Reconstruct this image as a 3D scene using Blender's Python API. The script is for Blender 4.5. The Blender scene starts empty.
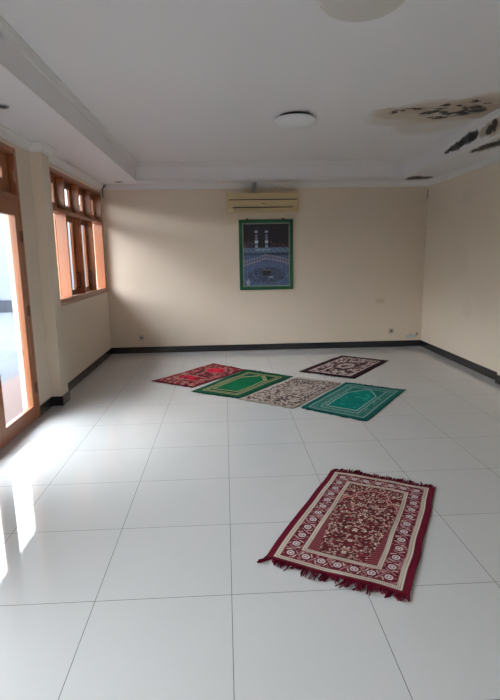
import bpy, bmesh, math, random
import numpy as np
from mathutils import Vector, Matrix

random.seed(7)
rng = np.random.default_rng(11)
SC = bpy.context.scene
COL = SC.collection

# ------------------------------------------------------------------ helpers
def lin(c):
    c = c / 255.0
    return c / 12.92 if c <= 0.04045 else ((c + 0.055) / 1.055) ** 2.4
def S(r, g, b): return (lin(r), lin(g), lin(b))

def link(o, parent=None):
    COL.objects.link(o)
    if parent: o.parent = parent
    return o
def tag(o, label=None, cat=None, group=None, kind=None):
    if label: o['label'] = label
    if cat: o['category'] = cat
    if group: o['group'] = group
    if kind: o['kind'] = kind
    return o
def empty(name, loc=(0, 0, 0)):
    o = bpy.data.objects.new(name, None)
    o.empty_display_size = 0.1
    o.location = loc
    return link(o)
def build(name, bm, mat, parent=None, smooth=False, bevel=0.0):
    """link a bmesh given in world coordinates as one object; under a parent its coordinates are made local"""
    me = bpy.data.meshes.new(name)
    bmesh.ops.recalc_face_normals(bm, faces=bm.faces)
    bm.to_mesh(me); bm.free()
    if parent is not None:
        p, loc = parent, Vector((0, 0, 0))
        while p: loc += p.location; p = p.parent
        me.transform(Matrix.Translation(-loc))
    for m in (mat if isinstance(mat, (list, tuple)) else [mat]): me.materials.append(m)
    if smooth: me.polygons.foreach_set('use_smooth', [True] * len(me.polygons))
    o = link(bpy.data.objects.new(name, me), parent)
    if bevel:
        b = o.modifiers.new('bevel', 'BEVEL'); b.width = bevel; b.segments = 2; b.limit_method = 'ANGLE'
    return o
def box(bm, x0, x1, y0, y1, z0, z1):
    vs = [bm.verts.new((x, y, z)) for z in (z0, z1) for y in (y0, y1) for x in (x0, x1)]
    for q in ((0, 1, 3, 2), (4, 6, 7, 5), (0, 4, 5, 1), (2, 3, 7, 6), (0, 2, 6, 4), (1, 5, 7, 3)):
        bm.faces.new([vs[i] for i in q])
    return vs
def boxes(*bs):
    bm = bmesh.new()
    for b in bs: box(bm, *b)
    return bm
def lathe(bm, prof, c, axis='z', n=40, cap=True):
    """revolve (radius, offset) pairs round an axis through c"""
    rings = []
    for r, h in prof:
        ring = []
        for k in range(n):
            a = 2 * math.pi * k / n
            u, v = r * math.cos(a), r * math.sin(a)
            p = (u, v, h) if axis == 'z' else ((u, h, v) if axis == 'y' else (h, u, v))
            ring.append(bm.verts.new((c[0] + p[0], c[1] + p[1], c[2] + p[2])))
        rings.append(ring)
    for a, b in zip(rings, rings[1:]):
        for k in range(n): bm.faces.new((a[k], a[(k + 1) % n], b[(k + 1) % n], b[k]))
    if cap:
        bm.faces.new(rings[0]); bm.faces.new(rings[-1])
    return bm
def tube(bm, pts, r, n=8):
    pts = [Vector(p) for p in pts]; rings = []
    for i, p in enumerate(pts):
        t = (pts[min(i + 1, len(pts) - 1)] - pts[max(i - 1, 0)]).normalized()
        a = t.orthogonal().normalized() if i == 0 else (rings_a - t * rings_a.dot(t)).normalized()
        rings_a = a; b = t.cross(a)
        rings.append([bm.verts.new(p + (a * math.cos(2 * math.pi * k / n) + b * math.sin(2 * math.pi * k / n)) * r) for k in range(n)])
    for a, b in zip(rings, rings[1:]):
        for k in range(n): bm.faces.new((a[k], a[(k + 1) % n], b[(k + 1) % n], b[k]))
    bm.faces.new(rings[0]); bm.faces.new(rings[-1])
    return bm
def sweep(path, prof, side=1, segs=None):
    """mitred sweep of a closed profile of (offset into the room, z) along an open 2-D path; returns a bmesh of the chosen segments"""
    n = len(path); P = [Vector(p) for p in path]; off = []
    for i in range(n):
        d0 = (P[i] - P[i - 1]).normalized() if i else None
        d1 = (P[i + 1] - P[i]).normalized() if i < n - 1 else None
        nn = [Vector((-d.y, d.x)) * side for d in (d0, d1) if d is not None]
        if len(nn) == 1: off.append(nn[0])
        else:
            m = (nn[0] + nn[1]); m.normalize(); off.append(m / max(0.2, m.dot(nn[0])))
    bm = bmesh.new()
    for i in (range(n - 1) if segs is None else segs):
        A = [bm.verts.new((P[i].x + off[i].x * o, P[i].y + off[i].y * o, z)) for o, z in prof]
        B = [bm.verts.new((P[i + 1].x + off[i + 1].x * o, P[i + 1].y + off[i + 1].y * o, z)) for o, z in prof]
        k = len(prof)
        for j in range(k): bm.faces.new((A[j], A[(j + 1) % k], B[(j + 1) % k], B[j]))
        bm.faces.new(A); bm.faces.new(B)
    return bm

# ------------------------------------------------------------------ materials
class NT:
    def __init__(s, name):
        s.m = bpy.data.materials.new(name); s.m.use_nodes = True
        s.t = s.m.node_tree; s.t.nodes.clear()
        s.out = s.t.nodes.new('ShaderNodeOutputMaterial')
    def node(s, kind, ins=None, **props):
        n = s.t.nodes.new(kind)
        for k, v in props.items(): setattr(n, k, v)
        for k, v in (ins or {}).items():
            if isinstance(v, bpy.types.NodeSocket): s.t.links.new(v, n.inputs[k])
            else: n.inputs[k].default_value = v
        return n
    def math(s, op, a, b=0.0, c=None, clamp=False):
        ins = {0: a, 1: b}
        if c is not None: ins[2] = c
        return s.node('ShaderNodeMath', ins, operation=op, use_clamp=clamp).outputs[0]
    def pos(s): return s.node('ShaderNodeNewGeometry').outputs['Position']
    def sep(s, v):
        n = s.node('ShaderNodeSeparateXYZ', {0: v}); return n.outputs[0], n.outputs[1], n.outputs[2]
    def noise(s, v, scale, detail=4.0, rough=0.55):
        return s.node('ShaderNodeTexNoise', {'Vector': v, 'Scale': scale, 'Detail': detail, 'Roughness': rough}).outputs[0]
    def ramp(s, f, lo, hi, a=0.0, b=1.0):
        return s.node('ShaderNodeMapRange', {0: f, 1: lo, 2: hi, 3: a, 4: b}).outputs[0]
    def mix(s, f, a, b):
        n = s.node('ShaderNodeMix', data_type='RGBA')
        for k, v in ((0, f), (6, a), (7, b)):
            if isinstance(v, bpy.types.NodeSocket): s.t.links.new(v, n.inputs[k])
            else: n.inputs[k].default_value = v if k == 0 else (*v, 1)
        return n.outputs[2]
    def vmap(s, v, sc):
        return s.node('ShaderNodeVectorMath', {0: v, 1: sc}, operation='MULTIPLY').outputs[0]
    def blob(s, v, c, sc, lo=1.0, hi=0.7):
        """1 inside an ellipsoid round c with half-axes sc, soft edge"""
        d = s.node('ShaderNodeVectorMath', {0: v, 1: c}, operation='SUBTRACT').outputs[0]
        d = s.node('ShaderNodeVectorMath', {0: d, 1: tuple(1 / x for x in sc)}, operation='MULTIPLY').outputs[0]
        l = s.node('ShaderNodeVectorMath', {0: d}, operation='LENGTH').outputs['Value']
        return s.ramp(l, lo, hi)
    def warp(s, v, scale, amt):
        n = s.node('ShaderNodeTexNoise', {'Vector': v, 'Scale': scale, 'Detail': 4.0}).outputs['Color']
        n = s.node('ShaderNodeVectorMath', {0: n, 1: (0.5, 0.5, 0.5)}, operation='SUBTRACT').outputs[0]
        n = s.node('ShaderNodeVectorMath', {0: n, 3: amt}, operation='SCALE').outputs[0]
        return s.node('ShaderNodeVectorMath', {0: v, 1: n}, operation='ADD').outputs[0]
    def bsdf(s, color, rough=0.5, spec=0.5, bump=None, bstr=0.1, bdist=0.01, **kw):
        b = s.node('ShaderNodeBsdfPrincipled')
        for k, v in (('Base Color', color), ('Roughness', rough), ('Specular IOR Level', spec)):
            if isinstance(v, bpy.types.NodeSocket): s.t.links.new(v, b.inputs[k])
            else: b.inputs[k].default_value = (*v, 1) if k == 'Base Color' else v
        for k, v in kw.items(): b.inputs[k.replace('_', ' ')].default_value = v
        if bump is not None:
            n = s.node('ShaderNodeBump', {'Height': bump, 'Strength': bstr, 'Distance': bdist})
            s.t.links.new(n.outputs[0], b.inputs['Normal'])
        s.t.links.new(b.outputs[0], s.out.inputs[0])
        return s.m

def simple(name, col, rough=0.5, spec=0.5, vary=0.06, scale=8.0, **kw):
    n = NT(name); p = n.node('ShaderNodeTexCoord').outputs['Object']
    f = n.noise(p, scale)
    dark = tuple(c * (1 - vary) for c in col); light = tuple(min(1, c * (1 + vary)) for c in col)
    return n.bsdf(n.mix(f, dark, light), rough, spec, **kw)

WALL = S(221, 207, 190)
def wall_material(name, stains=()):
    n = NT(name); v = n.pos()
    f = n.noise(v, 1.3, 3); g = n.noise(v, 60, 2)
    c = n.mix(f, tuple(x * 0.96 for x in WALL), tuple(x * 1.03 for x in WALL))
    w = n.warp(v, 9.0, 0.10)
    for cc, sc, colr, amt in stains:
        m = n.math('MULTIPLY', n.blob(w, cc, sc), amt)
        c = n.mix(m, c, colr)
    return n.bsdf(c, 0.55, 0.25, bump=g, bstr=0.08, bdist=0.004)

M_wall = wall_material('cream_wall_paint', [
    ((3.144, 5.87, 2.36), (0.02, 0.02, 0.09), S(84, 74, 62), 0.8),
    ((3.144, 5.884, 1.95), (0.006, 0.006, 0.50), S(110, 98, 82), 0.8),
    ((2.98, 5.884, 0.16), (0.12, 0.05, 0.045), S(184, 190, 192), 0.8),
    ((3.08, 5.884, 0.19), (0.03, 0.05, 0.03), S(130, 115, 98), 0.7),
    ((2.45, 5.884, 0.74), (0.10, 0.05, 0.05), S(186, 172, 152), 0.5),
    ((3.144, 4.7, 1.35), (0.05, 0.34, 0.30), S(202, 190, 173), 0.22),
    ((3.144, 4.4, 0.75), (0.05, 0.16, 0.16), S(200, 188, 172), 0.22),
    ((3.144, 4.6, 2.15), (0.05, 0.20, 0.12), S(202, 190, 174), 0.22),
])
CEIL = S(231, 230, 232)
def ceiling_material():
    n = NT('ceiling_paint_with_mould'); v = n.pos()
    w = n.warp(v, 5.0, 0.20); w2 = n.warp(v, 14.0, 0.07); w3 = n.warp(v, 20.0, 0.13)
    c = n.mix(n.noise(v, 0.9, 3), tuple(x * 0.97 for x in CEIL), tuple(min(1, x * 1.02) for x in CEIL))
    brown, tan, black = S(168, 147, 124), S(198, 184, 168), S(38, 35, 34)
    def put(bl, col, amt, vec):
        nonlocal c
        for cc, sc in bl:
            c = n.mix(n.math('MULTIPLY', n.blob(vec, cc, sc), amt), c, col)
    Z = 2.80
    # water stain on the raised ceiling
    put([((2.20, 3.45, Z), (0.42, 0.60, 1)), ((1.85, 3.25, Z), (0.45, 0.40, 1))], S(206, 198, 187), 0.6, w)
    put([((2.12, 3.03, Z), (0.62, 0.42, 1)), ((2.42, 2.86, Z), (0.36, 0.46, 1)), ((1.70, 3.08, Z), (0.30, 0.22, 1))], tan, 0.8, w)
    put([((2.34, 2.86, Z), (0.34, 0.30, 1)), ((1.90, 2.98, Z), (0.34, 0.13, 1)), ((2.52, 3.05, Z), (0.16, 0.30, 1))], brown, 0.42, w)
    frag = n.ramp(n.noise(n.vmap(v, (9, 16, 9)), 1.0, 5, 0.7), 0.40, 0.47)
    for cc, sc in MOULD:
        c = n.mix(n.math('MULTIPLY', n.math('MULTIPLY', n.blob(w3, cc, sc), 0.95), frag), c, black)
    # peeling mould on the side of the dropped band
    put(TAN_BAND, brown, 0.8, w2)
    put(MOULD_BAND, black, 0.9, w2)
    return n.bsdf(c, 0.6, 0.2, bump=n.noise(v, 40, 2), bstr=0.05, bdist=0.003)
Z = 2.80
MOULD = [((x, y, Z), (rx, ry, 1)) for x, y, rx, ry in (
    (2.40, 3.02, .15, .14), (2.30, 3.12, .15, .10), (2.34, 2.90, .12, .07), (1.99, 3.10, .085, .09), (2.06, 3.02, .05, .06), (2.16, 3.25, .12, .06),
    (2.15, 3.07, .06, .06), (1.82, 2.95, .11, .035), (1.66, 3.06, .04, .09), (1.73, 2.99, .03, .04), (2.07, 2.83, .05, .05),
    (2.28, 2.71, .045, .045), (2.42, 2.77, .03, .04), (2.20, 2.84, .05, .03), (2.05, 2.93, .07, .02))]
XF = 2.65
MOULD_BAND = [((XF, 3.62, 2.672), (.06, .27, .066)), ((XF, 3.48, 2.678), (.06, .14, .062)), ((XF, 3.86, 2.655), (.06, .24, .050)), ((XF, 4.08, 2.643), (.06, .13, .026)),
              ((XF, 3.15, 2.655), (.06, .09, .055)), ((XF, 3.05, 2.68), (.06, .06, .075)),
              ((2.78, 5.52, 2.55), (.12, .24, .02)), ((2.92, 5.52, 2.55), (.16, .17, .02)),
              ((2.74, 3.44, 2.55), (.07, .32, .02)), ((2.79, 3.22, 2.55), (.08, .24, .02))]
TAN_BAND = [((XF, 3.14, 2.665), (.06, .26, .075)), ((2.77, 3.34, 2.55), (.13, .42, .02))]
M_ceil = ceiling_material()
M_trim = simple('white_plaster_moulding', S(226, 225, 224), 0.5, 0.3, 0.03, 3)
M_trim_dirty = M_ceil

def floor_material():
    n = NT('polished_porcelain_tiles'); v = n.pos(); x, y, z = n.sep(v)
    def joint(a):
        f = n.math('ABSOLUTE', n.math('SUBTRACT', n.math('FRACT', n.math('ADD', n.math('DIVIDE', a, 0.6), 40.5)), 0.5))
        return n.math('LESS_THAN', f, 0.0026)
    j = n.math('MAXIMUM', joint(x), joint(y))
    cx = n.math('FLOOR', n.math('DIVIDE', x, 0.6)); cy = n.math('FLOOR', n.math('DIVIDE', y, 0.6))
    cell = n.node('ShaderNodeCombineXYZ', {0: cx, 1: cy}).outputs[0]
    t = n.node('ShaderNodeTexWhiteNoise', {'Vector': cell}).outputs['Value']
    base = n.mix(n.noise(v, 2.2, 5), S(188, 188, 187), S(195, 195, 194))
    base = n.mix(n.math('MULTIPLY', t, 0.25), base, S(184, 184, 185))
    c = n.mix(j, base, S(95, 94, 92))
    rough = n.mix(j, (0.03,) * 3, (0.6,) * 3)
    return n.bsdf(c, rough, 0.4, bump=n.noise(v, 3.0, 2), bstr=0.012, bdist=0.02)
M_floor = floor_material()
M_base = simple('black_baseboard_tile', S(32, 33, 37), 0.25, 0.5, 0.15, 20)

def wood(name, a, b, rough=0.35):
    n = NT(name); v = n.node('ShaderNodeTexCoord').outputs['Object']
    g = n.noise(n.vmap(v, (22, 22, 1.6)), 1.6, 6, 0.6)
    return n.bsdf(n.mix(g, a, b), rough, 0.45, bump=g, bstr=0.05, bdist=0.002)
M_wood = wood('varnished_red_brown_wood', S(142, 87, 58), S(170, 109, 74))
M_wood_out = wood('pale_orange_shutter_wood', S(188, 126, 86), S(202, 142, 102), 0.45)
M_dark_handle = simple('blackened_handle_metal', S(44, 36, 34), 0.4, 0.4, 0.1, 20)
M_hinge = simple('aged_brass_hinge', S(112, 74, 54), 0.5, 0.4, 0.1, 20)
M_metal_dark = simple('dark_bronze_metal', S(62, 48, 42), 0.35, 0.5, 0.1, 20, Metallic=0.6)
M_steel = simple('grey_galvanised_metal', S(150, 154, 158), 0.4, 0.5, 0.25, 60, Metallic=0.5)
M_glass = None
def glass():
    n = NT('clear_window_glass')
    tr = n.node('ShaderNodeBsdfTransparent', {0: (0.95, 0.97, 0.97, 1)}).outputs[0]
    gl = n.node('ShaderNodeBsdfGlossy', {'Color': (1, 1, 1, 1), 'Roughness': 0.01}).outputs[0]
    fc = n.node('ShaderNodeLayerWeight', {'Blend': 0.5}).outputs['Facing']
    lw = n.math('MULTIPLY_ADD', n.math('POWER', fc, 5.0), 0.90, 0.03)
    n.t.links.new(n.node('ShaderNodeMixShader', {0: lw, 1: tr, 2: gl}).outputs[0], n.out.inputs[0])
    return n.m
M_glass = glass()

# ------------------------------------------------------------------ room sizes (metres)
XL, XR, YB, YR = -1.80, 3.144, 5.884, -4.6      # inner wall faces: window side, far side, back, behind the camera
ZB, ZT = 2.55, 2.80                              # dropped band, raised ceiling
TX0, TX1, TY0, TY1 = -1.22, 2.65, -3.9, 5.55     # opening of the raised part
WT = 0.15
PIL = (3.08, 3.29, -1.69)                        # pilaster between door and window
RPIL = (3.10, 3.455, 3.084)
D1 = (1.07, 2.73); D2 = (-1.75, -0.09); D3 = (-3.75, -2.09); DZ = 2.43
W1 = (3.46, 5.80); WZ = (1.005, 2.43)

def struct(name, bm, mat, label, cat, **kw):
    return tag(build(name, bm, mat, **kw), label, cat, kind='structure')

struct('floor', boxes((XL - WT, XR + WT, YR - WT, YB + WT, -0.12, 0.0)), M_floor, 'glossy pale grey tiled floor of the whole room', 'floor')
xo = XL - WT
struct('wall_left', boxes(
    (xo, XL, YR - WT, D3[0], 0, ZB), (xo, XL, D3[0], D3[1], DZ, ZB), (xo, XL, D3[1], D2[0], 0, ZB), (xo, XL, D2[0], D2[1], DZ, ZB), (xo, XL, D2[1], D1[0], 0, ZB), (xo, XL, D1[0], D1[1], DZ, ZB),
    (xo, XL, D1[1], W1[0], 0, ZB), (xo, XL, W1[0], W1[1], 0, WZ[0]), (xo, XL, W1[0], W1[1], WZ[1], ZB), (xo, XL, W1[1], YB + WT, 0, ZB),
    (XL - 0.01, PIL[2], PIL[0], PIL[1], 0, ZB)), M_wall, 'cream wall holding the glazed door and the wooden window', 'wall')
struct('wall_back', boxes((XL, XR, YB, YB + WT, 0, ZB)), M_wall, 'cream wall behind the picture and the air conditioner', 'wall')
struct('wall_right', boxes((XR, XR + WT, YR - WT, YB + WT, 0, ZB), (RPIL[2], XR + 0.01, RPIL[0], RPIL[1], 0, ZB)), M_wall,
       'plain cream wall facing the windows, mouldy at its top', 'wall')
struct('wall_front', boxes((XL, XR, YR - WT, YR, 0, ZB)), M_wall, 'cream wall behind the viewer', 'wall')

# ceiling: raised tray and dropped band round it
bm = boxes((TX0 - 0.02, TX1 + 0.02, TY0 - 0.02, TY1 + 0.02, ZT, ZT + 0.08),
           (XL - WT, TX0, YR - WT, YB + WT, ZB, ZT + 0.08), (TX1, XR + WT, YR - WT, YB + WT, ZB, ZT + 0.08),
           (TX0, TX1, TY1, YB + WT, ZB, ZT + 0.08), (TX0, TX1, YR - WT, TY0, ZB, ZT + 0.08))
struct('ceiling', bm, M_ceil, 'white tray ceiling with brown and black mould stains in one corner', 'ceiling')

# cornice mouldings
corn = [(0, ZB), (0.052, ZB), (0.052, ZB - 0.012), (0.044, ZB - 0.016), (0.038, ZB - 0.030), (0.026, ZB - 0.048), (0.016, ZB - 0.056), (0.012, ZB - 0.074), (0, ZB - 0.076)]
path = [(XL, YR), (XL, PIL[0]), (PIL[2], PIL[0]), (PIL[2], PIL[1]), (XL, PIL[1]), (XL, YB), (XR, YB), (XR, RPIL[1]), (RPIL[2], RPIL[1]), (RPIL[2], RPIL[0]), (XR, RPIL[0]), (XR, YR), (XL, YR)]
struct('trim_1', sweep(path, corn, -1, range(0, 5)), M_trim, 'white cornice above the door and the wooden window', 'cornice')
struct('trim_2', sweep(path, corn, -1, [5]), M_trim, 'white cornice above the air conditioner', 'cornice')
struct('trim_3', sweep(path, corn, -1, range(6, 11)), M_trim, 'white cornice above the plain wall under the mould', 'cornice')
struct('trim_4', sweep(path, corn, -1, [11]), M_trim, 'white cornice behind the viewer', 'cornice')
tray = [(TX0, TY0), (TX0, TY1), (TX1, TY1), (TX1, TY0), (TX0, TY0)]
cove = [(0, ZT), (0.036, ZT), (0.036, ZT - 0.010), (0.026, ZT - 0.014), (0.022, ZT - 0.030), (0.012, ZT - 0.042), (0.010, ZT - 0.058), (0, ZT - 0.060)]
bead = [(0, ZB + 0.034), (0.010, ZB + 0.030), (0.012, ZB + 0.002), (0, ZB)]
def two(a, b):
    me = bpy.data.meshes.new('tmp'); b.to_mesh(me); b.free(); a.from_mesh(me); bpy.data.meshes.remove(me); return a
struct('trim_5', two(sweep(tray, cove, -1), sweep(tray, bead, -1)), M_trim, 'white moulding round the edge of the raised ceiling', 'moulding')

# baseboards
bp_ = [(0, 0.0), (0.012, 0.0), (0.012, 0.093), (0.009, 0.097), (0, 0.097)]
ps1 = [(XL, D1[1]), (XL, PIL[0]), (PIL[2], PIL[0]), (PIL[2], PIL[1]), (XL, PIL[1]), (XL, YB), (XR, YB), (XR, RPIL[1]), (RPIL[2], RPIL[1]), (RPIL[2], RPIL[0]), (XR, RPIL[0]), (XR, YR), (XL, YR), (XL, D3[0])]
b = two(sweep(ps1, bp_, -1, range(0, 5)), two(sweep([(XL, D2[1]), (XL, D1[0])], bp_, -1), sweep([(XL, D3[1]), (XL, D2[0])], bp_, -1)))
b = two(b, sweep(ps1, bp_, -1, [12]))
struct('baseboard_left', b, M_base, 'black baseboard under the wooden window and round the pilaster', 'baseboard')
struct('baseboard_back', sweep(ps1, bp_, -1, [5]), M_base, 'black baseboard under the picture wall', 'baseboard')
struct('baseboard_right', sweep(ps1, bp_, -1, range(6, 11)), M_base, 'black baseboard along the plain wall facing the window', 'baseboard')
struct('baseboard_front', sweep(ps1, bp_, -1, [11]), M_base, 'black baseboard behind the viewer', 'baseboard')

# ------------------------------------------------------------------ glazed double doors
def frame_rect(x0, x1, y0, y1, z0, z1, w, wb=None, wt=None):
    wb = w if wb is None else wb; wt = w if wt is None else wt
    return [(x0, x1, y0, y0 + w, z0, z1), (x0, x1, y1 - w, y1, z0, z1), (x0, x1, y0 + w, y1 - w, z1 - wt, z1), (x0, x1, y0 + w, y1 - w, z0, z0 + wb)]
def double_door(name, label, y0, y1):
    root = tag(empty(name, (XL, (y0 + y1) / 2, 0)), label, 'door', kind='structure')
    j = 0.05; xi, xk = XL + 0.012, XL - 0.085; ym = (y0 + y1) / 2
    bm = boxes((xk, xi, y0, y0 + j, 0, DZ), (xk, xi, y1 - j, y1, 0, DZ), (xk, xi, y0 + j, y1 - j, DZ - j, DZ), (xk, xi, y0 + j, y1 - j, 1.985, 2.035),
               (xk, xi, ym - 0.025, ym + 0.025, 2.035, DZ - j))
    build('door_frame', bm, M_wood, root, bevel=0.004)
    for a, c in ((y0 + j, ym - 0.025), (ym + 0.025, y1 - j)):          # transom lights set deep in the frame
        s = build('transom_sash', boxes(*frame_rect(XL - 0.083, XL - 0.05, a, c, 2.035, DZ - j, 0.125)), M_wood, root, bevel=0.003)
        build('pane', boxes((XL - 0.070, XL - 0.066, a + 0.12, c - 0.12, 2.155, DZ - j - 0.12)), M_glass, s)
    for sgn, a, c in ((-1, y0 + j + 0.003, ym - 0.002), (1, ym + 0.002, y1 - j - 0.003)):
        x0, x1 = XL - 0.03, XL + 0.008
        st = 0.088
        leaf = build('door_leaf', boxes(*frame_rect(x0, x1, a, c, 0.008, 1.982, st, 0.135, 0.125)), M_wood, root, bevel=0.004)
        build('pane', boxes((XL - 0.016, XL - 0.011, a + st - 0.008, c - st + 0.008, 0.135, 1.865)), M_glass, leaf)
        hy = c if sgn > 0 else a
        for hz in (0.30, 1.02, 1.68):
            bm = lathe(bmesh.new(), [(0.008, -0.05), (0.008, 0.05)], (XL + 0.016, hy + sgn * 0.004, hz), 'z', 12)
            box(bm, XL + 0.008, XL + 0.0115, hy - sgn * 0.03, hy, hz - 0.045, hz + 0.045)
            build('hinge', bm, M_hinge, leaf)
        if sgn > 0: continue
        ky = (a + 0.045) if sgn > 0 else (c - 0.045)
        bm = boxes((XL + 0.008, XL + 0.013, ky - 0.02, ky + 0.02, 0.93, 1.13))
        tube(bm, [(XL + 0.012, ky, 1.06), (XL + 0.055, ky, 1.06), (XL + 0.06, ky + sgn * 0.012, 1.06), (XL + 0.06, ky + sgn * 0.12, 1.06)], 0.009)
        build('door_handle', bm, M_metal_dark, leaf)
    return root
double_door('door_1', 'glazed wooden double door beside the pilaster', *D1)
double_door('added_door_2', 'unseen glazed double door beside the viewer, added to let in side daylight', *D2)  # out of view, an added opening that brings daylight in from the side
double_door('added_door_3', 'unseen glazed double door behind the viewer, added to let in side daylight', *D3)  # another added opening out of view, for more side daylight

# ------------------------------------------------------------------ window
root = tag(empty('window_1', (XL, sum(W1) / 2, WZ[0])), 'wooden window with four casements under four small transom lights', 'window', kind='structure')
xi, xk = XL + 0.012, XL - 0.11
bm = bmesh.new(); fw = 0.04
for q in frame_rect(xk, xi, W1[0], W1[1], WZ[0], WZ[1], fw): box(bm, *q)
box(bm, xk, xi, W1[0] + fw, W1[1] - fw, 1.985, 2.025)
cw = (W1[1] - W1[0] - fw) / 4
mull = [W1[0] + fw / 2 + cw * k for k in range(5)]
for y in mull[1:4]:
    box(bm, xk, xi, y - 0.018, y + 0.018, WZ[0] + fw, 1.985); box(bm, xk, xi, y - 0.018, y + 0.018, 2.025, WZ[1] - fw)
build('window_frame', bm, M_wood, root, bevel=0.003)
build('window_sill', boxes((XL - 0.11, XL + 0.03, W1[0], W1[1] + 0.01, WZ[0] - 0.03, WZ[0])), M_wood, root, bevel=0.004)
for k in range(4):
    a, c = mull[k] + 0.02, mull[k + 1] - 0.02
    s = build('transom_sash', boxes(*frame_rect(xk + 0.002, xk + 0.034, a, c, 2.025, WZ[1] - fw, 0.078)), M_wood, root, bevel=0.002)
    build('pane', boxes((xk + 0.016, xk + 0.020, a + 0.072, c - 0.072, 2.098, WZ[1] - fw - 0.072)), M_glass, s)
    z0, z1 = WZ[0] + fw, 1.985
    if k in (1, 2):
        s = build('casement', boxes(*frame_rect(xk + 0.002, xk + 0.036, a, c, z0, z1, 0.06)), M_wood, root, bevel=0.002)
        build('pane', boxes((xk + 0.016, xk + 0.020, a + 0.05, c - 0.05, z0 + 0.05, z1 - 0.05)), M_glass, s)
        y = c - 0.028
        bm = bmesh.new(); x = xk + 0.036
        tube(bm, [(x, y, 1.12), (x + 0.038, y, 1.12), (x + 0.042, y, 1.14), (x + 0.042, y, 1.29), (x + 0.038, y, 1.31), (x, y, 1.31)], 0.0075)
        build('casement_handle', bm, M_dark_handle, s)
    else:                                                             # outer casements stand open, hinged on their far side
        ang = math.radians(100 if k == 0 else 174)
        w = 0.50; hx, hy = xk - 0.005, c
        bm = boxes(*frame_rect(-0.034, 0, -w, 0, z0 + 0.005, z1 - 0.005, 0.06), (-0.024, -0.010, -w + 0.055, -0.055, z0 + 0.055, z1 - 0.055))
        bm.transform(Matrix.Translation((hx, hy, 0)) @ Matrix.Rotation(-ang, 4, 'Z'))
        s = build('open_shutter', bm, M_wood_out, root, bevel=0.003)
        s['label'] = 'pale orange shutter leaf swung outward'

# ------------------------------------------------------------------ outside
def paving(name, a, b, sc, rough):
    n = NT(name); v = n.pos()
    return n.bsdf(n.mix(n.noise(v, sc, 6, 0.65), a, b), rough, 0.08, bump=n.noise(v, sc * 2, 4), bstr=0.2)
struct('exterior_ground', boxes((-30, xo - 0.82, -25, 40, -0.30, -0.05)), paving('grey_wet_yard', S(52, 57, 63), S(72, 78, 86), 1.2, 0.7), 'grey concrete yard outside the door', 'ground')
struct('porch', boxes((xo - 0.82, xo, -8, 9, -0.30, -0.02)), paving('pinkish_porch_paving', S(82, 68, 67), S(100, 86, 85), 30, 0.8), 'pinkish porch paving outside the door', 'ground')
M_ext = simple('white_exterior_wall', S(232, 234, 236), 0.7, 0.3, 0.03, 1)
struct('eave', boxes((xo - 1.12, xo, -8, 9, 2.72, 2.84)), M_ext, 'white eave over the porch outside', 'roof')
struct('yard_kerb', boxes((-30, -3.4, 13.25, 13.6, -0.05, 0.30)), simple('dark_blue_kerb_paint', S(34, 42, 56), 0.8, 0.2, 0.2, 3), 'dark blue kerb at the far end of the yard', 'kerb')
struct('yard_wall', boxes((-30, -2.0, 15.0, 15.2, -0.05, 3.2)), simple('grey_render_wall', S(96, 102, 108), 0.8, 0.2, 0.05, 1), 'pale boundary wall beyond the dark blue kerb', 'wall')
struct('unseen_yard_wall', boxes((-10.7, -10.5, -20, 12.0, -0.05, 3.3)), simple('dark_blocker_wall', S(92, 96, 88), 0.8, 0.2, 0.2, 2), 'unseen dark wall along the side of the yard, added to limit the light', 'wall')  # unseen wall, kept dark to cut bounce and low sky light at the window

# ------------------------------------------------------------------ ceiling lamps and downlights
M_opal = simple('white_opal_plastic', S(230, 230, 232), 0.45, 0.35, 0.02, 5)
M_lampbase = simple('dark_grey_lamp_base', S(70, 68, 66), 0.5, 0.4, 0.1, 20)
M_opal_darker = simple('darker_opal_plastic', S(204, 200, 194), 0.45, 0.35, 0.02, 5)  # slightly darker, warmer opal that sets the near dome off the ceiling
def dome(x, y, R, label, opal):
    r = tag(empty('ceiling_lamp', (x, y, ZT)), label, 'lamp', 'dome lamps on the raised ceiling')
    build('lamp_base', lathe(bmesh.new(), [(R - 0.050, 0), (R - 0.042, -0.022), (R - 0.046, -0.034)], (x, y, ZT), 'z', 56), M_lampbase, r, True)
    H = 0.36 * R
    prof = [(R - 0.012, -0.026), (R, -0.030), (R + 0.001, -0.036)]
    for k in range(1, 15):
        t = k / 14 * math.pi / 2
        prof.append((max(0.002, R * math.cos(t)), -0.036 - H * math.sin(t)))
    build('lamp_shade', lathe(bmesh.new(), prof, (x, y, ZT), 'z', 64), opal, r, True)
    bm = bmesh.new(); tube(bm, [(x - 0.83 * R, y + 0.40 * R, ZT - 0.02), (x - 0.90 * R, y + 0.43 * R, ZT - 0.035), (x - 0.88 * R, y + 0.42 * R, ZT - 0.052)], 0.004)
    build('clip', bm, M_metal_dark, r)
dome(0.725, 3.17, 0.200, 'white dome ceiling lamp in mid ceiling, farther from the viewer', M_opal)
dome(0.745, 0.80, 0.222, 'white dome ceiling lamp nearly overhead, cut by the top of the view', M_opal_darker)
M_chrome = simple('dull_chrome_ring', S(170, 172, 176), 0.3, 0.5, 0.05, 10, Metallic=0.8)
M_dark = simple('dark_lamp_interior', S(40, 40, 42), 0.4, 0.5, 0.1, 10)
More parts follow.
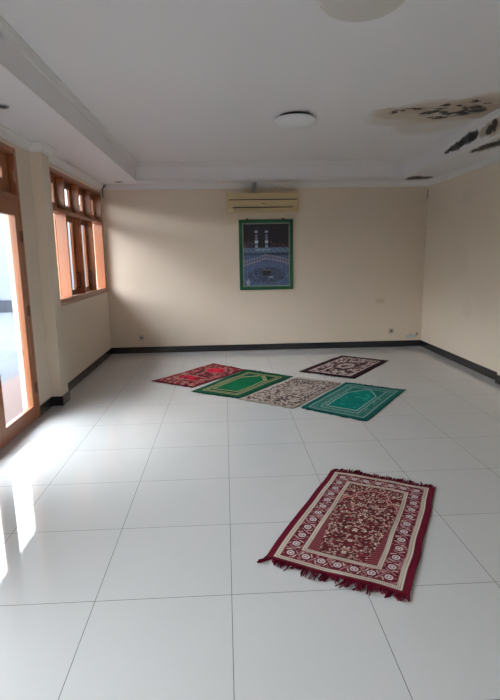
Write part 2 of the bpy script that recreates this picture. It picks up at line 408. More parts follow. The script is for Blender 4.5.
def downlight(x, y, label):
    r = tag(empty('recessed_downlight', (x, y, ZB)), label, 'lamp', 'downlights in the dropped band')
    build('trim_ring', lathe(bmesh.new(), [(0.044, 0), (0.044, -0.004), (0.052, -0.007), (0.060, -0.004), (0.061, 0)], (x, y, ZB), 'z', 40, False), M_chrome, r, True)
    build('reflector', lathe(bmesh.new(), [(0.046, -0.001), (0.030, -0.0012), (0.0285, -0.004), (0.002, -0.006)], (x, y, ZB), 'z', 40), M_dark, r, True)
downlight(-1.548, 1.90, 'round recessed downlight in the low ceiling above the door')
downlight(-1.47, 5.60, 'small recessed downlight in the low ceiling near the window corner')

# ------------------------------------------------------------------ air conditioner
M_ac = simple('aged_cream_plastic', S(204, 184, 142), 0.4, 0.5, 0.05, 4)
M_slot = simple('dark_brown_slot', S(52, 44, 34), 0.6, 0.3, 0.1, 10)
ax0, ax1, az0, az1, ad = 0.058, 1.135, 2.118, 2.40, 0.20
yb = YB
r = tag(empty('air_conditioner', ((ax0 + ax1) / 2, yb, az0)), 'cream split air conditioner high on the wall above the picture', 'air conditioner')
bm = bmesh.new()
prof = [(0, az1), (0.17, az1), (0.19, az1 - 0.012), (ad, az1 - 0.05), (ad, az0 + 0.095), (0.192, az0 + 0.055), (0.15, az0 + 0.012), (0.12, az0), (0, az0)]
A = [bm.verts.new((ax0, yb - d, z)) for d, z in prof]; B = [bm.verts.new((ax1, yb - d, z)) for d, z in prof]
for j in range(len(prof)): bm.faces.new((A[j], A[(j + 1) % len(prof)], B[(j + 1) % len(prof)], B[j]))
bm.faces.new(A); bm.faces.new(B)
build('body', bm, M_ac, r, bevel=0.008)
build('front_panel', boxes((ax0 + 0.012, ax1 - 0.012, yb - ad - 0.012, yb - ad + 0.004, az1 - 0.105, az1 - 0.03)), M_ac, r, bevel=0.004)
build('front_panel', boxes((ax0 + 0.012, ax1 - 0.012, yb - ad - 0.012, yb - ad + 0.004, az0 + 0.082, az1 - 0.115)), M_ac, r, bevel=0.004)
build('intake_slot', boxes((ax0 + 0.035, ax1 - 0.035, yb - ad - 0.013, yb - ad, az1 - 0.1165, az1 - 0.1035)), M_slot, r)
build('outlet_slot', boxes((ax0 + 0.095, ax1 - 0.10, yb - ad - 0.006, yb - ad + 0.03, az0 + 0.053, az0 + 0.068)), M_slot, r)
bm = boxes((ax0 + 0.10, ax1 - 0.105, -0.004, 0.004, -0.042, 0.0)); bm.transform(Matrix.Translation((0, yb - ad - 0.002, az0 + 0.055)) @ Matrix.Rotation(math.radians(-28), 4, 'X'))
build('louver_flap', bm, M_ac, r, bevel=0.002)
bm = bmesh.new(); xm = (ax0 + ax1) / 2 - 0.02
for k in range(7): box(bm, xm + k * 0.0085, xm + k * 0.0085 + 0.0065, yb - ad - 0.0135, yb - ad - 0.011, az0 + 0.112, az0 + 0.122 - 0.002 * (k % 2))
build('maker_mark', bm, M_slot, r)
bm = boxes((0.455, 0.512, yb - 0.10, yb - 0.04, az1 - 0.002, ZB - 0.001))
c_ = build('pipe_bracket', bm, M_steel, r, bevel=0.003)
c_['label'] = 'grey metal bracket above the unit'
bm = bmesh.new()
for k, (dx, dz) in enumerate(((0.015, 0.03), (0.035, 0.055), (0.02, 0.085), (0.04, 0.11))): lathe(bm, [(0.007, -0.003), (0.007, 0.002)], (0.455 + dx, yb - 0.10, az1 + dz), 'y', 10)
build('bracket_hole', bm, M_dark, c_)

# ------------------------------------------------------------------ colour-attribute meshes (patterned cloth and print)
def attr_material(name, rough, spec, fuzz=0.0, coat=0.0):
    n = NT(name)
    c = n.node('ShaderNodeAttribute', attribute_name='pattern').outputs['Color']
    v = n.node('ShaderNodeTexCoord').outputs['Object']
    b = n.noise(v, 420, 2)
    m = n.bsdf(c, rough, spec, bump=b if fuzz else None, bstr=fuzz, bdist=0.003, Coat_Weight=coat, Coat_Roughness=0.05)
    return m
M_print = attr_material('glossy_colour_print', 0.35, 0.4, 0, 0.4)
M_rug = attr_material('woven_rug_pile', 0.95, 0.1, 0.5)
def value_noise(u, v, s, seed):
    g = np.random.default_rng(seed).random((256, 256))
    a, b = u / s + 40, v / s + 40
    i, j = np.floor(a).astype(int), np.floor(b).astype(int); fa, fb = a - i, b - j
    fa = fa * fa * (3 - 2 * fa); fb = fb * fb * (3 - 2 * fb)
    G = lambda p, q: g[p % 256, q % 256]
    return (G(i, j) * (1 - fa) + G(i + 1, j) * fa) * (1 - fb) + (G(i, j + 1) * (1 - fa) + G(i + 1, j + 1) * fa) * fb
def sheet_mesh(name, X, Y, Zt, Zb, C):
    """closed thin slab over a grid, pattern colours on its points"""
    nv, nu = X.shape; N = nv * nu
    top = np.stack([X, Y, Zt], -1).reshape(-1, 3); bot = np.stack([X, Y, Zb], -1).reshape(-1, 3)
    idx = np.arange(N).reshape(nv, nu)
    q = np.stack([idx[:-1, :-1], idx[:-1, 1:], idx[1:, 1:], idx[1:, :-1]], -1).reshape(-1, 4)
    loop = np.concatenate([idx[0, :], idx[1:, -1], idx[-1, -2::-1], idx[-2:0:-1, 0]])
    nx = np.roll(loop, -1)
    side = np.stack([loop, loop + N, nx + N, nx], -1)
    faces = np.concatenate([q, q[:, ::-1] + N, side])
    me = bpy.data.meshes.new(name)
    me.vertices.add(2 * N); me.vertices.foreach_set('co', np.concatenate([top, bot]).ravel())
    me.loops.add(faces.size); me.loops.foreach_set('vertex_index', faces.ravel().astype(np.int32))
    me.polygons.add(len(faces)); me.polygons.foreach_set('loop_start', np.arange(0, faces.size, 4, dtype=np.int32))
    me.update(calc_edges=True); me.validate()
    at = me.color_attributes.new('pattern', 'FLOAT_COLOR', 'POINT')
    c = np.concatenate([C.reshape(-1, 3)] * 2); at.data.foreach_set('color', np.concatenate([c, np.ones((len(c), 1))], 1).ravel())
    return me
class Paint:
    def __init__(s, u, v, base): s.u, s.v = u, v; s.c = np.empty(u.shape + (3,)); s.c[:] = base
    def put(s, m, col, a=1.0):
        m = (np.clip(m, 0, 1) * a)[..., None] if m.dtype != bool else (m.astype(float) * a)[..., None]
        s.c = s.c * (1 - m) + np.array(col) * m
    def disc(s, x, y, r, col, a=1.0): s.put(np.hypot(s.u - x, s.v - y) < r, col, a)
    def seg(s, x0, y0, x1, y1, w, col, a=1.0):
        dx, dy = x1 - x0, y1 - y0; t = np.clip(((s.u - x0) * dx + (s.v - y0) * dy) / (dx * dx + dy * dy + 1e-12), 0, 1)
        s.put(np.hypot(s.u - x0 - t * dx, s.v - y0 - t * dy) < w / 2, col, a)
    def poly(s, pts, w, col, closed=True, a=1.0):
        for p, q in zip(pts, pts[1:] + (pts[:1] if closed else [])): s.seg(*p, *q, w, col, a)
    def inside(s, pts):
        m = np.zeros(s.u.shape, bool)
        for (x0, y0), (x1, y1) in zip(pts, pts[1:] + pts[:1]):
            c = ((y0 > s.v) != (y1 > s.v))
            with np.errstate(divide='ignore', invalid='ignore'): xx = (x1 - x0) * (s.v - y0) / ((y1 - y0) if y1 != y0 else 1e-9) + x0
            m ^= c & (s.u < xx)
        return m

# ---- picture
fx0, fx1, fz0, fz1 = 0.238, 1.068, 0.958, 2.018
r = tag(empty('framed_picture', ((fx0 + fx1) / 2, YB, fz0)), 'green framed night picture of a lit courtyard hung under the air conditioner', 'picture')
M_green = simple('dark_green_frame_lacquer', S(22, 84, 52), 0.35, 0.5, 0.12, 12)
build('frame', boxes(*[(a, b_, YB - 0.030 + 0.0, YB - 0.002, z0, z1) for (a, b_, z0, z1) in
      ((fx0, fx0 + 0.052, fz0, fz1), (fx1 - 0.052, fx1, fz0, fz1), (fx0 + 0.052, fx1 - 0.052, fz1 - 0.05, fz1), (fx0 + 0.052, fx1 - 0.052, fz0, fz0 + 0.05))]), M_green, r, bevel=0.006)
mx0, mx1, mz0, mz1 = fx0 + 0.05, fx1 - 0.05, fz0 + 0.048, fz1 - 0.048
build('mount', boxes((mx0, mx1, YB - 0.016, YB - 0.003, mz0, mz1)), simple('pale_grey_green_mount', S(150, 168, 152), 0.6, 0.3, 0.03), r)
px0, px1, pz0, pz1 = mx0 + 0.018, mx1 - 0.016, mz0 + 0.016, mz1 - 0.020
PW, PH = px1 - px0, pz1 - pz0
u, v = np.meshgrid(np.linspace(0, 1, 120), np.linspace(0, 1, 158))
P = Paint(u, v, S(18, 20, 34))
n1 = value_noise(u, v, 0.03, 1); n2 = value_noise(u, v, 0.012, 2); n3 = value_noise(u, v, 0.10, 3)
P.put((v > 0.60) & (v < 0.76) & (np.abs(u - 0.80) < 0.22) & (n2 > 0.66) & (v < 0.64 + 0.10 * n3), S(140, 112, 124), 0.7)
P.put((v > 0.60) & (v < 0.72) & (u < 0.22) & (n2 > 0.62), S(110, 100, 120), 0.7)
P.put((v < 0.62), S(80, 102, 140))
P.put((v < 0.62) & (v > 0.52) & (n1 > 0.5), S(96, 122, 150), 0.8)
P.put((v < 0.545) & (v > 0.50), S(45, 58, 90), 0.8)
P.put((v < 0.60) & (v > 0.575) & (np.abs(u - 0.42) < 0.16), S(150, 185, 205), 0.8)
for x in (0.285, 0.51):                                             # two lit towers
    P.put((np.abs(u - x) < 0.026) & (v > 0.62) & (v < 0.84), S(108, 116, 158))
    P.put((np.abs(u - x) < 0.010) & (v > 0.84) & (v < 0.92), S(60, 64, 90))
    P.put((np.abs(u - x) < 0.034) & (v > 0.865) & (v < 0.895), S(176, 186, 206))
    P.put((np.abs(u - x) < 0.036) & (v > 0.695) & (v < 0.735), S(200, 212, 226))
    P.put((np.abs(u - x) < 0.030) & (v > 0.63) & (v < 0.65), S(170, 190, 212))
P.put((v < 0.62) & (v > 0.54) & (np.abs(np.sin(u * 26 + np.floor(v * 40))) > 0.8), S(120, 146, 172), 0.7)
P.put((v > 0.49) & (v < 0.53) & (u > 0.55) & (np.sin(u * 120) > 0), S(24, 28, 48), 0.9)
for base, col, w in ((0.415, S(176, 168, 182), 0.011), (0.385, S(112, 114, 148), 0.016), (0.355, S(190, 176, 186), 0.010), (0.322, S(84, 92, 132), 0.016)):
    zz = base + 0.085 * (1 - np.clip(np.abs(u - 0.50) / 0.5, 0, 1) ** 1.3) - 0.02 * (u < 0.4)
    P.put((np.abs(v - zz) < w) & ((np.sin(u * 110) > -0.35) | (w > 0.0155)), col, 0.8)
P.put((v < 0.31), S(76, 96, 140), 0.9)
P.put((np.hypot((u - 0.50) / 0.42, (v - 0.17) / 0.13) < 1), S(50, 56, 84), 0.85)
P.put((v < 0.36) & (n2 > 0.66), S(120, 140, 172), 0.55)
P.put((v < 0.30) & (n2 < 0.22), S(40, 50, 82), 0.6)
P.put((np.abs(u - 0.50) < 0.095) & (v > 0.165) & (v < 0.26), S(20, 18, 26))
P.put((np.abs(u - 0.50) < 0.095) & (v > 0.245) & (v < 0.262), S(112, 104, 112), 0.8)
P.put((np.abs(u - 0.60) < 0.05) & (np.abs(v - 0.135) < 0.012), S(170, 180, 196), 0.8)
P.put((np.hypot((u - 0.09) / 0.045, (v - 0.055) / 0.03) < 1), S(180, 196, 208), 0.85)    # pale emblem in the corner
P.put((np.hypot((u - 0.09) / 0.02, (v - 0.055) / 0.012) < 1), S(70, 88, 122), 0.8)
P.put((np.abs(u - 0.09) < 0.03) & (np.abs(v - 0.018) < 0.006), S(180, 196, 208), 0.8)
P.put((np.abs(u - 0.09) < 0.012) & (np.abs(v - 0.092) < 0.01), S(180, 196, 208), 0.8)
me = sheet_mesh('printed_picture', px0 + u * PW, np.full(u.shape, YB - 0.019), pz0 + v * PH, pz0 + v * PH, P.c)
co = np.empty(len(me.vertices) * 3); me.vertices.foreach_get('co', co); co = co.reshape(-1, 3)
co[len(co) // 2:, 1] = YB - 0.0165; me.vertices.foreach_set('co', co.ravel())
me.transform(Matrix.Translation(-r.location)); me.materials.append(M_print)
link(bpy.data.objects.new('printed_picture', me), r)
for x in (fx0 + 0.13, fx1 - 0.15):
    bm = boxes((x - 0.018, x + 0.018, YB - 0.014, YB - 0.002, fz1 - 0.01, fz1 + 0.016))
    lathe(bm, [(0.006, -0.016), (0.006, -0.001)], (x, YB, fz1 + 0.010), 'y', 10)
    build('hanger', bm, M_metal_dark, r)

# ---- sockets
M_sock = simple('off_white_socket_plastic', S(190, 182, 168), 0.35, 0.5, 0.03)
M_well = simple('grey_socket_well', S(120, 112, 102), 0.5, 0.3, 0.1)
def socket(x, z, label):
    r = tag(empty('wall_socket', (x, YB, z)), label, 'socket', 'wall sockets on the picture wall')
    build('cover_plate', boxes((x - 0.042, x + 0.042, YB - 0.010, YB - 0.001, z - 0.042, z + 0.042)), M_sock, r, bevel=0.005)
    build('socket_ring', lathe(bmesh.new(), [(0.030, -0.010), (0.030, -0.016), (0.022, -0.016), (0.020, -0.011)], (x, YB, z), 'y', 28, False), M_sock, r, True)
    build('socket_well', lathe(bmesh.new(), [(0.021, -0.0105), (0.021, -0.012), (0.002, -0.012)], (x, YB, z), 'y', 24), M_well, r)
socket(-1.322, 0.245, 'square wall socket low on the wall near the window corner')
socket(2.65, 0.256, 'square wall socket low on the wall near the stained corner')

# ---- loose cable in the corner
bm = bmesh.new()
tube(bm, [(-1.70, YB - 0.004, 2.545), (-1.72, YB - 0.090, 2.52), (-1.755, YB - 0.075, 2.475), (-1.765, YB - 0.03, 2.44), (-1.768, YB - 0.010, 2.41), (-1.765, YB - 0.010, 2.37)], 0.0085, 8)
tag(build('loose_cable', bm, simple('grey_brown_cable', S(128, 122, 114), 0.7, 0.3, 0.3, 40), None, True), 'short grey cable hanging from the cornice in the window corner', 'cable')

# ------------------------------------------------------------------ prayer rugs
def rug_thing(name, label, cat, quad, z0, res, painter, fringe_col, fringe_len, thick=0.007, seed=0, wav=0.004, cloth_name='rug', gap=0.0):
    """quad: near-left, near-right, far-right, far-left corners on the floor of the woven cloth"""
    q = [np.array(p, float) for p in quad]
    W = (np.linalg.norm(q[1] - q[0]) + np.linalg.norm(q[2] - q[3])) / 2; L = (np.linalg.norm(q[3] - q[0]) + np.linalg.norm(q[2] - q[1])) / 2
    nu, nv = max(8, int(W / res)), max(8, int(L / res))
    s, t = np.meshgrid(np.linspace(0, 1, nu), np.linspace(0, 1, nv))
    u, v = s * W, t * L
    rg = np.random.default_rng(seed)
    # wavy edges
    ju = (value_noise(v, u * 0, 0.16, seed + 1) - 0.5) * 0.010 * (1 - s) + (value_noise(v, u * 0, 0.16, seed + 2) - 0.5) * 0.010 * s
    jv = (value_noise(u, v * 0, 0.14, seed + 3) - 0.5) * 0.014 * (1 - t) + (value_noise(u, v * 0, 0.14, seed + 4) - 0.5) * 0.014 * t
    s2, t2 = s + ju / W, t + jv / L
    X = (1 - t2) * ((1 - s2) * q[0][0] + s2 * q[1][0]) + t2 * ((1 - s2) * q[3][0] + s2 * q[2][0])
    Y = (1 - t2) * ((1 - s2) * q[0][1] + s2 * q[1][1]) + t2 * ((1 - s2) * q[3][1] + s2 * q[2][1])
    edge = np.minimum(np.minimum(u, W - u), np.minimum(v, L - v))
    lift = np.maximum(0, value_noise(u, v, 0.22, seed + 5) - 0.45) * wav * 3 + (value_noise(u, v, 0.12, seed + 6) - 0.3) * wav * np.exp(-edge / 0.03)
    lift = np.maximum(lift, 0)
    C = painter(u, v, W, L)
    me = sheet_mesh(name, X, Y, z0 + thick + lift, z0 + lift + 0.0005, C)
    c0 = (q[0] + q[1] + q[2] + q[3]) / 4
    root = tag(empty(name, (c0[0], c0[1], 0)), label, cat, 'prayer rugs spread on the floor')
    me.transform(Matrix.Translation((-c0[0], -c0[1], 0))); me.materials.append(M_rug)
    me.polygons.foreach_set('use_smooth', [True] * len(me.polygons))
    link(bpy.data.objects.new('woven_cloth', me), root)
    mf = simple(name + '_fringe_yarn', fringe_col, 0.95, 0.1, 0.25, 60)
    for end in (0, 1):
        bm = bmesh.new()
        row = 0 if end == 0 else nv - 1; inr = 1 if end == 0 else nv - 2
        n = int(W / 0.0050); k = 0; clump = 0; lean = 0.0; ln = fringe_len
        for i in range(n):
            if clump <= 0:
                clump = rg.integers(2, 8); lean = rg.normal(0, 0.55); ln = fringe_len * rg.uniform(0.45, 1.15)
                if rg.random() < gap: ln = fringe_len * 0.25
            clump -= 1
            f = (i + 0.5) / n * (nu - 1); a = min(int(f), nu - 2); fr = f - a
            p = np.array([X[row, a] * (1 - fr) + X[row, a + 1] * fr, Y[row, a] * (1 - fr) + Y[row, a + 1] * fr])
            pin = np.array([X[inr, a], Y[inr, a]]) - np.array([X[row, a], Y[row, a]])
            d = -pin / np.linalg.norm(pin); sd = np.array([-d[1], d[0]])
            l = ln * rg.uniform(0.75, 1.1); le = max(-0.7, min(0.7, lean + rg.normal(0, 0.12)))
            z = z0 + lift[row, a] + 0.004
            pts = []
            for tt in (0, 0.33, 0.66, 1.0):
                o = p - d * 0.004 + d * l * tt + sd * l * (le * tt * tt * 0.6 + rg.normal(0, 0.03))
                pts.append((o, max(z0 + 0.0045, z * (1 - tt) + (z0 + 0.0055) * tt + rg.uniform(0, 0.004) * tt)))
            wd = 0.0045
            prev = None
            for j, (o, zz) in enumerate(pts):
                h = wd * (1 - 0.45 * j / 3)
                ring = [bm.verts.new((o[0] + sd[0] * h, o[1] + sd[1] * h, zz)), bm.verts.new((o[0], o[1], zz + 0.0035)), bm.verts.new((o[0] - sd[0] * h, o[1] - sd[1] * h, zz)), bm.verts.new((o[0], o[1], zz - 0.0035))]
                if prev:
                    for m in range(4): bm.faces.new((prev[m], prev[(m + 1) % 4], ring[(m + 1) % 4], ring[m]))
                else: bm.faces.new(ring)
                prev = ring
            bm.faces.new(prev)
        build('fringe', bm, mf, root)
    return root

def paint_near(u, v, W, L):
    maroon, deep, cream = S(98, 16, 38), S(62, 20, 26), S(194, 182, 168)
    pink = S(178, 136, 140)
    P = Paint(u, v, maroon)
    bu, bv = 0.034, 0.014
    d = np.minimum(np.minimum(u, W - u) - bu, np.minimum(v, L - v) - bv)
    P.put(value_noise(u, v, 0.05, 77), S(92, 16, 36), 0.35)
    B1, B2, B3 = 0.027, 0.112, 0.137
    P.put((d > B1) & (d < B2), S(108, 34, 48))
    P.put((d > B1) & (d < B2) & (value_noise(u, v, 0.014, 79) > 0.60), S(168, 124, 124), 0.65)
    P.put((d > B1) & (d < B2) & (value_noise(u, v, 0.014, 80) < 0.30), deep, 0.7)
    def stripe(a, b):
        m = (d > a) & (d < b); P.put(m, cream)
        k = (np.abs(d - (a + b) / 2) < (b - a) * 0.26) & (np.sin((u + v) * 2 * np.pi / 0.018) * np.sin((u - v) * 2 * np.pi / 0.018) > 0.10)
        P.put(m & k, S(104, 74, 70), 0.9)
        P.put((np.abs(d - a) < 0.002) | (np.abs(d - b) < 0.002), deep, 0.6)
    mid = (B1 + B2) / 2; xs, ys = bu + mid, bv + mid
    def rosettes(fixed, lo, hi, vert):
        n = max(2, round((hi - lo) / 0.086))
        for i in range(n + 1):
            c = lo + (hi - lo) * i / n
            x, y = (fixed, c) if vert else (c, fixed)
            P.disc(x, y, 0.027, S(86, 22, 34), 0.95)
            P.disc(x, y, 0.020, S(196, 182, 180)); P.disc(x, y, 0.0125, S(112, 66, 84)); P.disc(x, y, 0.0065, S(206, 196, 200))
            if i < n:
                e = lo + (hi - lo) * (i + 0.5) / n; q = 1 if i % 2 else -1
                A = lambda x0, y0, x1, y1: ((fixed + x0, e + y0, fixed + x1, e + y1) if vert else (e + y0, fixed + x0, e + y1, fixed + x1))
                P.seg(*A(-0.030 * q, -0.026, 0.030 * q, 0.026), 0.013, S(92, 26, 38), 0.95)
                P.seg(*A(-0.026 * q, -0.018, 0.024 * q, 0.022), 0.005, pink, 0.9)
                P.seg(*A(0.030 * q, -0.020, 0.008 * q, -0.010), 0.007, cream, 0.75)
                P.seg(*A(-0.030 * q, 0.020, -0.008 * q, 0.010), 0.007, cream, 0.75)
    rosettes(xs, ys, L - ys, True); rosettes(W - xs, ys, L - ys, True); rosettes(ys, xs, W - xs, False); rosettes(L - ys, xs, W - xs, False)
    stripe(0.0, B1); stripe(B2, B3)
    f = d > B3
    fv0 = bv + B3; FW, FL = W - 2 * (bu + B3), L - 2 * fv0
    P.put(f, S(88, 34, 38)); P.put(f & (value_noise(u, v, 0.011, 5) > 0.60), S(124, 44, 54), 0.8); P.put(f & (value_noise(u, v, 0.013, 6) < 0.30), S(62, 30, 30), 0.8)
    c = Paint(u, v, (0, 0, 0)); c.c = P.c.copy()
    rg = np.random.default_rng(21); cu = W / 2
    cols = (S(200, 184, 166), S(168, 142, 126), S(178, 152, 144))
    for i in range(560):
        x = rg.uniform(0.002, FW / 2); y = rg.uniform(0.008, FL - 0.008)
        if y < 0.34 and x > FW / 2 - 0.055 * (1 - y / 0.40): continue
        a = rg.uniform(0, math.pi); l = rg.uniform(0.003, 0.009); kind = rg.random(); col = cols[rg.integers(0, 3)]
        for sg in (-1, 1):
            X, Y = cu + sg * x, fv0 + y
            if kind < 0.22: c.disc(X, Y, rg.uniform(0.0045, 0.007), col, 0.95)
            else: c.seg(X - sg * l * math.cos(a), Y - l * math.sin(a), X + sg * l * math.cos(a), Y + l * math.sin(a), 0.0042, col, 0.85)
    for k in range(6):
        c.disc(cu, fv0 + 0.05 + k * FL / 7.2, 0.011, S(204, 184, 172)); c.disc(cu, fv0 + 0.05 + k * FL / 7.2, 0.005, S(120, 40, 48))
    for sg in (-1, 1):                                              # hatched wedges at the lower sides
        x = (u - cu) * sg
        m = (x > FW / 2 - 0.060 * (1 - (v - fv0) / 0.42)) & (v - fv0 < 0.42) & f
        c.put(m, S(100, 30, 42)); c.put(m & (np.sin((x * 0.6 - v) * 2 * np.pi / 0.018) > 0.4), S(156, 96, 100), 0.7)
    arch = [(0.0, 0.845), (0.045, 0.83), (0.085, 0.80), (0.10, 0.76), (0.088, 0.73), (0.105, 0.70), (0.135, 0.70), (FW / 2 - 0.012, 0.655), (FW / 2 - 0.006, 0.62)]
    for sg in (-1, 1):
        pts = [(cu + sg * a, fv0 + b * FL / 0.90) for a, b in arch]
        c.poly(pts, 0.017, S(138, 34, 50), False); c.poly(pts, 0.005, S(206, 180, 170), False, 0.8)
    P.c = np.where(f[..., None], c.c, P.c)
    return P.c

def paint_red(u, v, W, L):
    red, cream, dk = S(156, 26, 44), S(166, 138, 124), S(54, 24, 28)
    P = Paint(u, v, S(140, 26, 44)); d = np.minimum(np.minimum(u, W - u), np.minimum(v, L - v))
    n = value_noise(u, v * 0.55, 0.020, 31); n2 = value_noise(u, v * 0.55, 0.026, 33)
    P.put((d > 0.02) & (d < 0.105) & (n > 0.62), cream, 0.7); P.put((d > 0.02) & (d < 0.105) & (n < 0.33), dk, 0.8)
    P.put(np.abs(d - 0.108) < 0.006, cream, 0.7); P.put(np.abs(d - 0.018) < 0.004, dk, 0.7)
    f = d > 0.112
    P.put(f, S(130, 34, 48)); P.put(f & (n2 > 0.64), cream, 0.6); P.put(f & (n2 < 0.34), dk, 0.8)
    cu = W / 2
    P.put(f & (np.abs(u - cu) < 0.14) & (np.abs(v - 0.30 * L) < 0.085) & (n2 > 0.3), S(186, 26, 50), 0.95)
    P.put(f & (np.abs(np.abs(v - 0.30 * L) - 0.095) < 0.014) & (np.sin(u * 150) > -0.2), cream, 0.8)
    P.put(f & (np.abs(u - cu) < 0.17) & (np.abs(v - 0.50 * L) < 0.085) & (n > 0.42), S(36, 26, 28), 0.9)
    P.put(f & (np.abs(v - 0.50 * L) < 0.03) & (np.sin(u * 90) > 0.5), S(176, 40, 54), 0.9)
    e = ((u - cu) / 0.15) ** 2 + ((v - 0.76 * L) / 0.12) ** 2
    P.put(f & (e < 1), S(186, 30, 52)); P.put(f & (np.abs(e - 1.15) < 0.16) & (n > 0.35), cream, 0.8); P.put(f & (np.abs(e - 1.7) < 0.25) & (n2 > 0.4), dk, 0.8)
    P.put(f & (np.hypot(u - cu, v - 0.78 * L) < 0.045), S(214, 60, 72), 0.7)
    return P.c

def niche(W, L, i, top, w=None):
    cu = W / 2; a = W / 2 - i
    return [(cu - a, i + 0.02), (cu + a, i + 0.02), (cu + a, L - i - top), (cu + 0.03, L - i), (cu - 0.03, L - i), (cu - a, L - i - top)]
def paint_green(u, v, W, L):
    g, gold = S(6, 64, 42), S(176, 164, 122)
    P = Paint(u, v, S(10, 70, 48)); d = np.minimum(np.minimum(u, W - u), np.minimum(v, L - v))
    P.put(value_noise(u, v, 0.03, 41), S(14, 84, 58), 0.6)
    P.put((d > 0.075), g); P.put((d > 0.080) & (d < 0.098), gold, 0.9); P.put((d > 0.118) & (d < 0.132), gold, 0.85)
    P.put(d > 0.133, S(6, 70, 46))
    pts = niche(W, L, 0.165, 0.17)
    P.put(P.inside(pts), S(0, 94, 58)); P.poly(pts, 0.013, gold, True, 0.85)
    cu = W / 2
    P.poly([(cu + W / 2 - 0.165, L - 0.165 - 0.17), (cu + 0.03, L - 0.165)], 0.042, gold, False, 0.9)
    P.poly([(cu + W / 2 - 0.165, L - 0.165 - 0.17), (cu + 0.03, L - 0.165)], 0.014, S(60, 104, 70), False, 0.9)
    P.poly([(cu - W / 2 + 0.165, L - 0.165 - 0.17), (cu - 0.03, L - 0.165)], 0.030, gold, False, 0.8)
    return P.c
def paint_teal(u, v, W, L):
    t, gr = S(10, 104, 94), S(122, 150, 144)
    P = Paint(u, v, S(14, 88, 80)); d = np.minimum(np.minimum(u, W - u), np.minimum(v, L - v))
    P.put(d > 0.055, S(14, 98, 90)); P.put(np.abs(d - 0.062) < 0.009, gr, 0.85); P.put(np.abs(d - 0.086) < 0.005, gr, 0.6)
    P.put((d > 0.10) & (d < 0.145), S(30, 104, 94)); P.put((d > 0.10) & (d < 0.145) & (value_noise(u, v, 0.016, 51) > 0.6), gr, 0.5)
    P.put(np.abs(d - 0.15) < 0.010, gr, 0.8)
    P.put(d > 0.158, S(28, 100, 92))
    pts = niche(W, L, 0.185, 0.20)
    P.put(P.inside(pts), S(0, 112, 102)); P.poly(pts, 0.014, S(150, 176, 168), True, 0.85)
    P.put(P.inside(pts) & (value_noise(u, v, 0.05, 52) > 0.7), S(40, 150, 136), 0.5)
    return P.c
def paint_speckled(u, v, W, L):
    cream, dk = S(182, 170, 160), S(50, 37, 40)
    P = Paint(u, v, S(124, 110, 104)); d = np.minimum(np.minimum(u, W - u), np.minimum(v, L - v))
    n = value_noise(u, v * 0.7, 0.0135, 61); n2 = value_noise(u, v * 0.7, 0.021, 62)
    P.put(n > 0.55, cream, 0.9); P.put(n < 0.40, dk, 0.9); P.put(n2 < 0.3, S(110, 78, 76), 0.6)
    cu = W / 2; e = ((u - cu) / 0.17) ** 2 + ((v - 0.56 * L) / 0.28) ** 2
    P.put((e < 1) & (n2 > 0.42), S(172, 162, 152), 0.75); P.put((np.abs(e - 0.5) < 0.12), S(120, 100, 96), 0.6)
    P.put((np.abs(d - 0.10) < 0.006), S(176, 168, 158), 0.6); P.put(d < 0.018, cream, 0.9)
    return P.c
def paint_dark(u, v, W, L):
    dk, cream = S(46, 24, 30), S(196, 178, 174)
    P = Paint(u, v, dk); d = np.minimum(np.minimum(u, W - u), np.minimum(v, L - v) * 1.3)
    n = value_noise(u, v * 0.55, 0.022, 71); n2 = value_noise(u, v * 0.55, 0.034, 72)
    P.put((d > 0.085) & (d < 0.105), cream, 0.9)
    P.put((d > 0.105), S(92, 62, 66)); P.put((d > 0.105) & (n > 0.46), cream, 0.85); P.put((d > 0.16) & (n2 < 0.36), dk, 0.85)
    cu = W / 2; e = np.hypot((u - cu) / 0.15, (v - 0.5 * L) / 0.24)
    P.put(np.abs(e - 0.9) < 0.14, S(60, 34, 40), 0.8); P.put(np.abs(e - 0.55) < 0.12, cream, 0.8); P.put(e < 0.25, S(80, 48, 54), 0.8)
    return P.c

def quad(nl, nr, fr, fl, inset):
    q = [np.array(p, float) for p in (nl, nr, fr, fl)]
    for a, b in ((0, 3), (1, 2)):
        d = q[b] - q[a]; d /= np.linalg.norm(d); q[a] += d * inset; q[b] -= d * inset
    return q
rug_thing('prayer_rug', 'maroon prayer rug with cream floral border, lying alone on open floor nearest the viewer', 'rug',
          quad((0.150, 0.232), (0.757, -0.115), (1.330, 0.960), (0.735, 1.290), 0.045), 0.0, 0.0030, paint_near, S(90, 14, 34), 0.065, 0.008, 3, 0.003, gap=0.2)
rug_thing('prayer_rug', 'red patterned prayer rug at the window end of the row of four', 'rug',
          quad((-0.896, 3.994), (-0.402, 3.620), (0.250, 4.480), (-0.200, 4.915), 0.02), 0.0, 0.007, paint_red, S(120, 24, 40), 0.035, 0.006, 13, 0.004)
rug_thing('prayer_rug', 'deep green prayer rug with gold lines and a pointed niche, beside the red one', 'rug',
          quad((-0.405, 3.457), (0.112, 3.115), (0.800, 4.010), (0.262, 4.470), 0.02), 0.001, 0.007, paint_green, S(12, 66, 46), 0.03, 0.006, 23, 0.004)
rug_thing('prayer_rug', 'brown and cream speckled prayer rug lying between the green and teal rugs', 'rug',
          quad((0.135, 3.085), (0.645, 2.705), (1.322, 3.640), (0.846, 3.960), 0.015), 0.0, 0.006, paint_speckled, S(176, 168, 156), 0.035, 0.006, 33, 0.005)
rug_thing('prayer_rug', 'teal prayer rug with pale double borders at the outer end of the row', 'rug',
          quad((0.712, 2.710), (1.230, 2.245), (1.948, 3.250), (1.388, 3.650), 0.02), 0.001, 0.006, paint_teal, S(14, 78, 72), 0.03, 0.006, 43, 0.004)
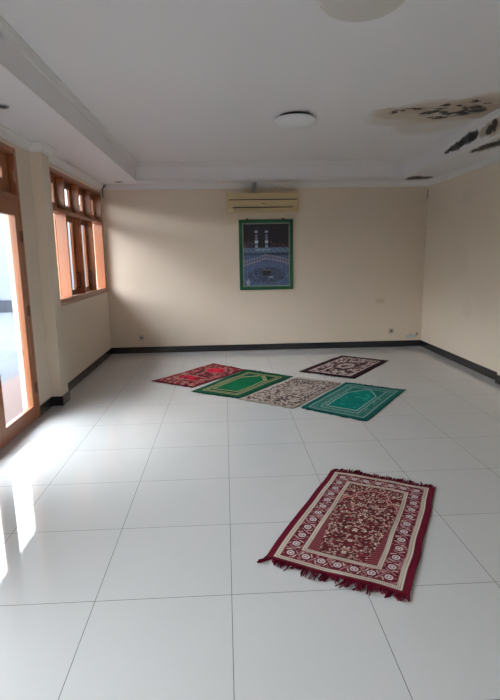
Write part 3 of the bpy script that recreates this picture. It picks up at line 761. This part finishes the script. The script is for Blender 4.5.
rug_thing('prayer_rug', 'dark brown and mauve prayer rug lying apart nearest the back wall', 'rug',
          quad((0.928, 4.278), (1.529, 3.825), (2.262, 4.794), (1.694, 5.225), 0.02), 0.0, 0.007, paint_dark, S(44, 22, 28), 0.035, 0.007, 53, 0.004)

# ------------------------------------------------------------------ daylight
w = bpy.data.worlds.new('overcast_sky'); SC.world = w; w.use_nodes = True
nt = w.node_tree; nt.nodes.clear()
o = nt.nodes.new('ShaderNodeOutputWorld'); bg = nt.nodes.new('ShaderNodeBackground')
tc = nt.nodes.new('ShaderNodeTexCoord'); sp = nt.nodes.new('ShaderNodeSeparateXYZ'); mr = nt.nodes.new('ShaderNodeMapRange'); mx = nt.nodes.new('ShaderNodeMix'); mx.data_type = 'RGBA'
nt.links.new(tc.outputs['Generated'], sp.inputs[0]); nt.links.new(sp.outputs[2], mr.inputs[0]); mr.inputs[1].default_value = 0.0; mr.inputs[2].default_value = 0.8
nt.links.new(mr.outputs[0], mx.inputs[0]); mx.inputs[6].default_value = (0.78, 0.79, 0.80, 1); mx.inputs[7].default_value = (1.08, 1.14, 1.22, 1)
nt.links.new(mx.outputs[2], bg.inputs[0]); bg.inputs[1].default_value = 6.0
nt.links.new(bg.outputs[0], o.inputs[0])

# ------------------------------------------------------------------ camera
cam = bpy.data.cameras.new('camera'); co = bpy.data.objects.new('camera', cam); COL.objects.link(co)
cam.sensor_fit = 'HORIZONTAL'; cam.sensor_width = 36.0; cam.lens = 504.2 * 36 / 500; cam.clip_start = 0.02; cam.clip_end = 200
fwd = Vector((0.0465, 0.9819, -0.1836)).normalized()
right = Vector((0.9987, -0.0503, -0.0171)); right = (right - fwd * right.dot(fwd)).normalized(); up = right.cross(fwd)
co.matrix_world = Matrix(((right.x, up.x, -fwd.x, 0.005), (right.y, up.y, -fwd.y, -2.006), (right.z, up.z, -fwd.z, 1.479), (0, 0, 0, 1)))
SC.camera = co
vs = SC.view_settings
SC.display_settings.display_device = 'sRGB'
vs.view_transform = 'Standard'; vs.look = 'None'; vs.gamma = 1.0; vs.use_curve_mapping = False; vs.exposure = 1.72
cy = SC.cycles
cy.max_bounces = 12; cy.diffuse_bounces = 8; cy.glossy_bounces = 5; cy.transparent_max_bounces = 12
cy.sample_clamp_indirect = 6.0; cy.caustics_reflective = False; cy.caustics_refractive = False
cy.use_denoising = True
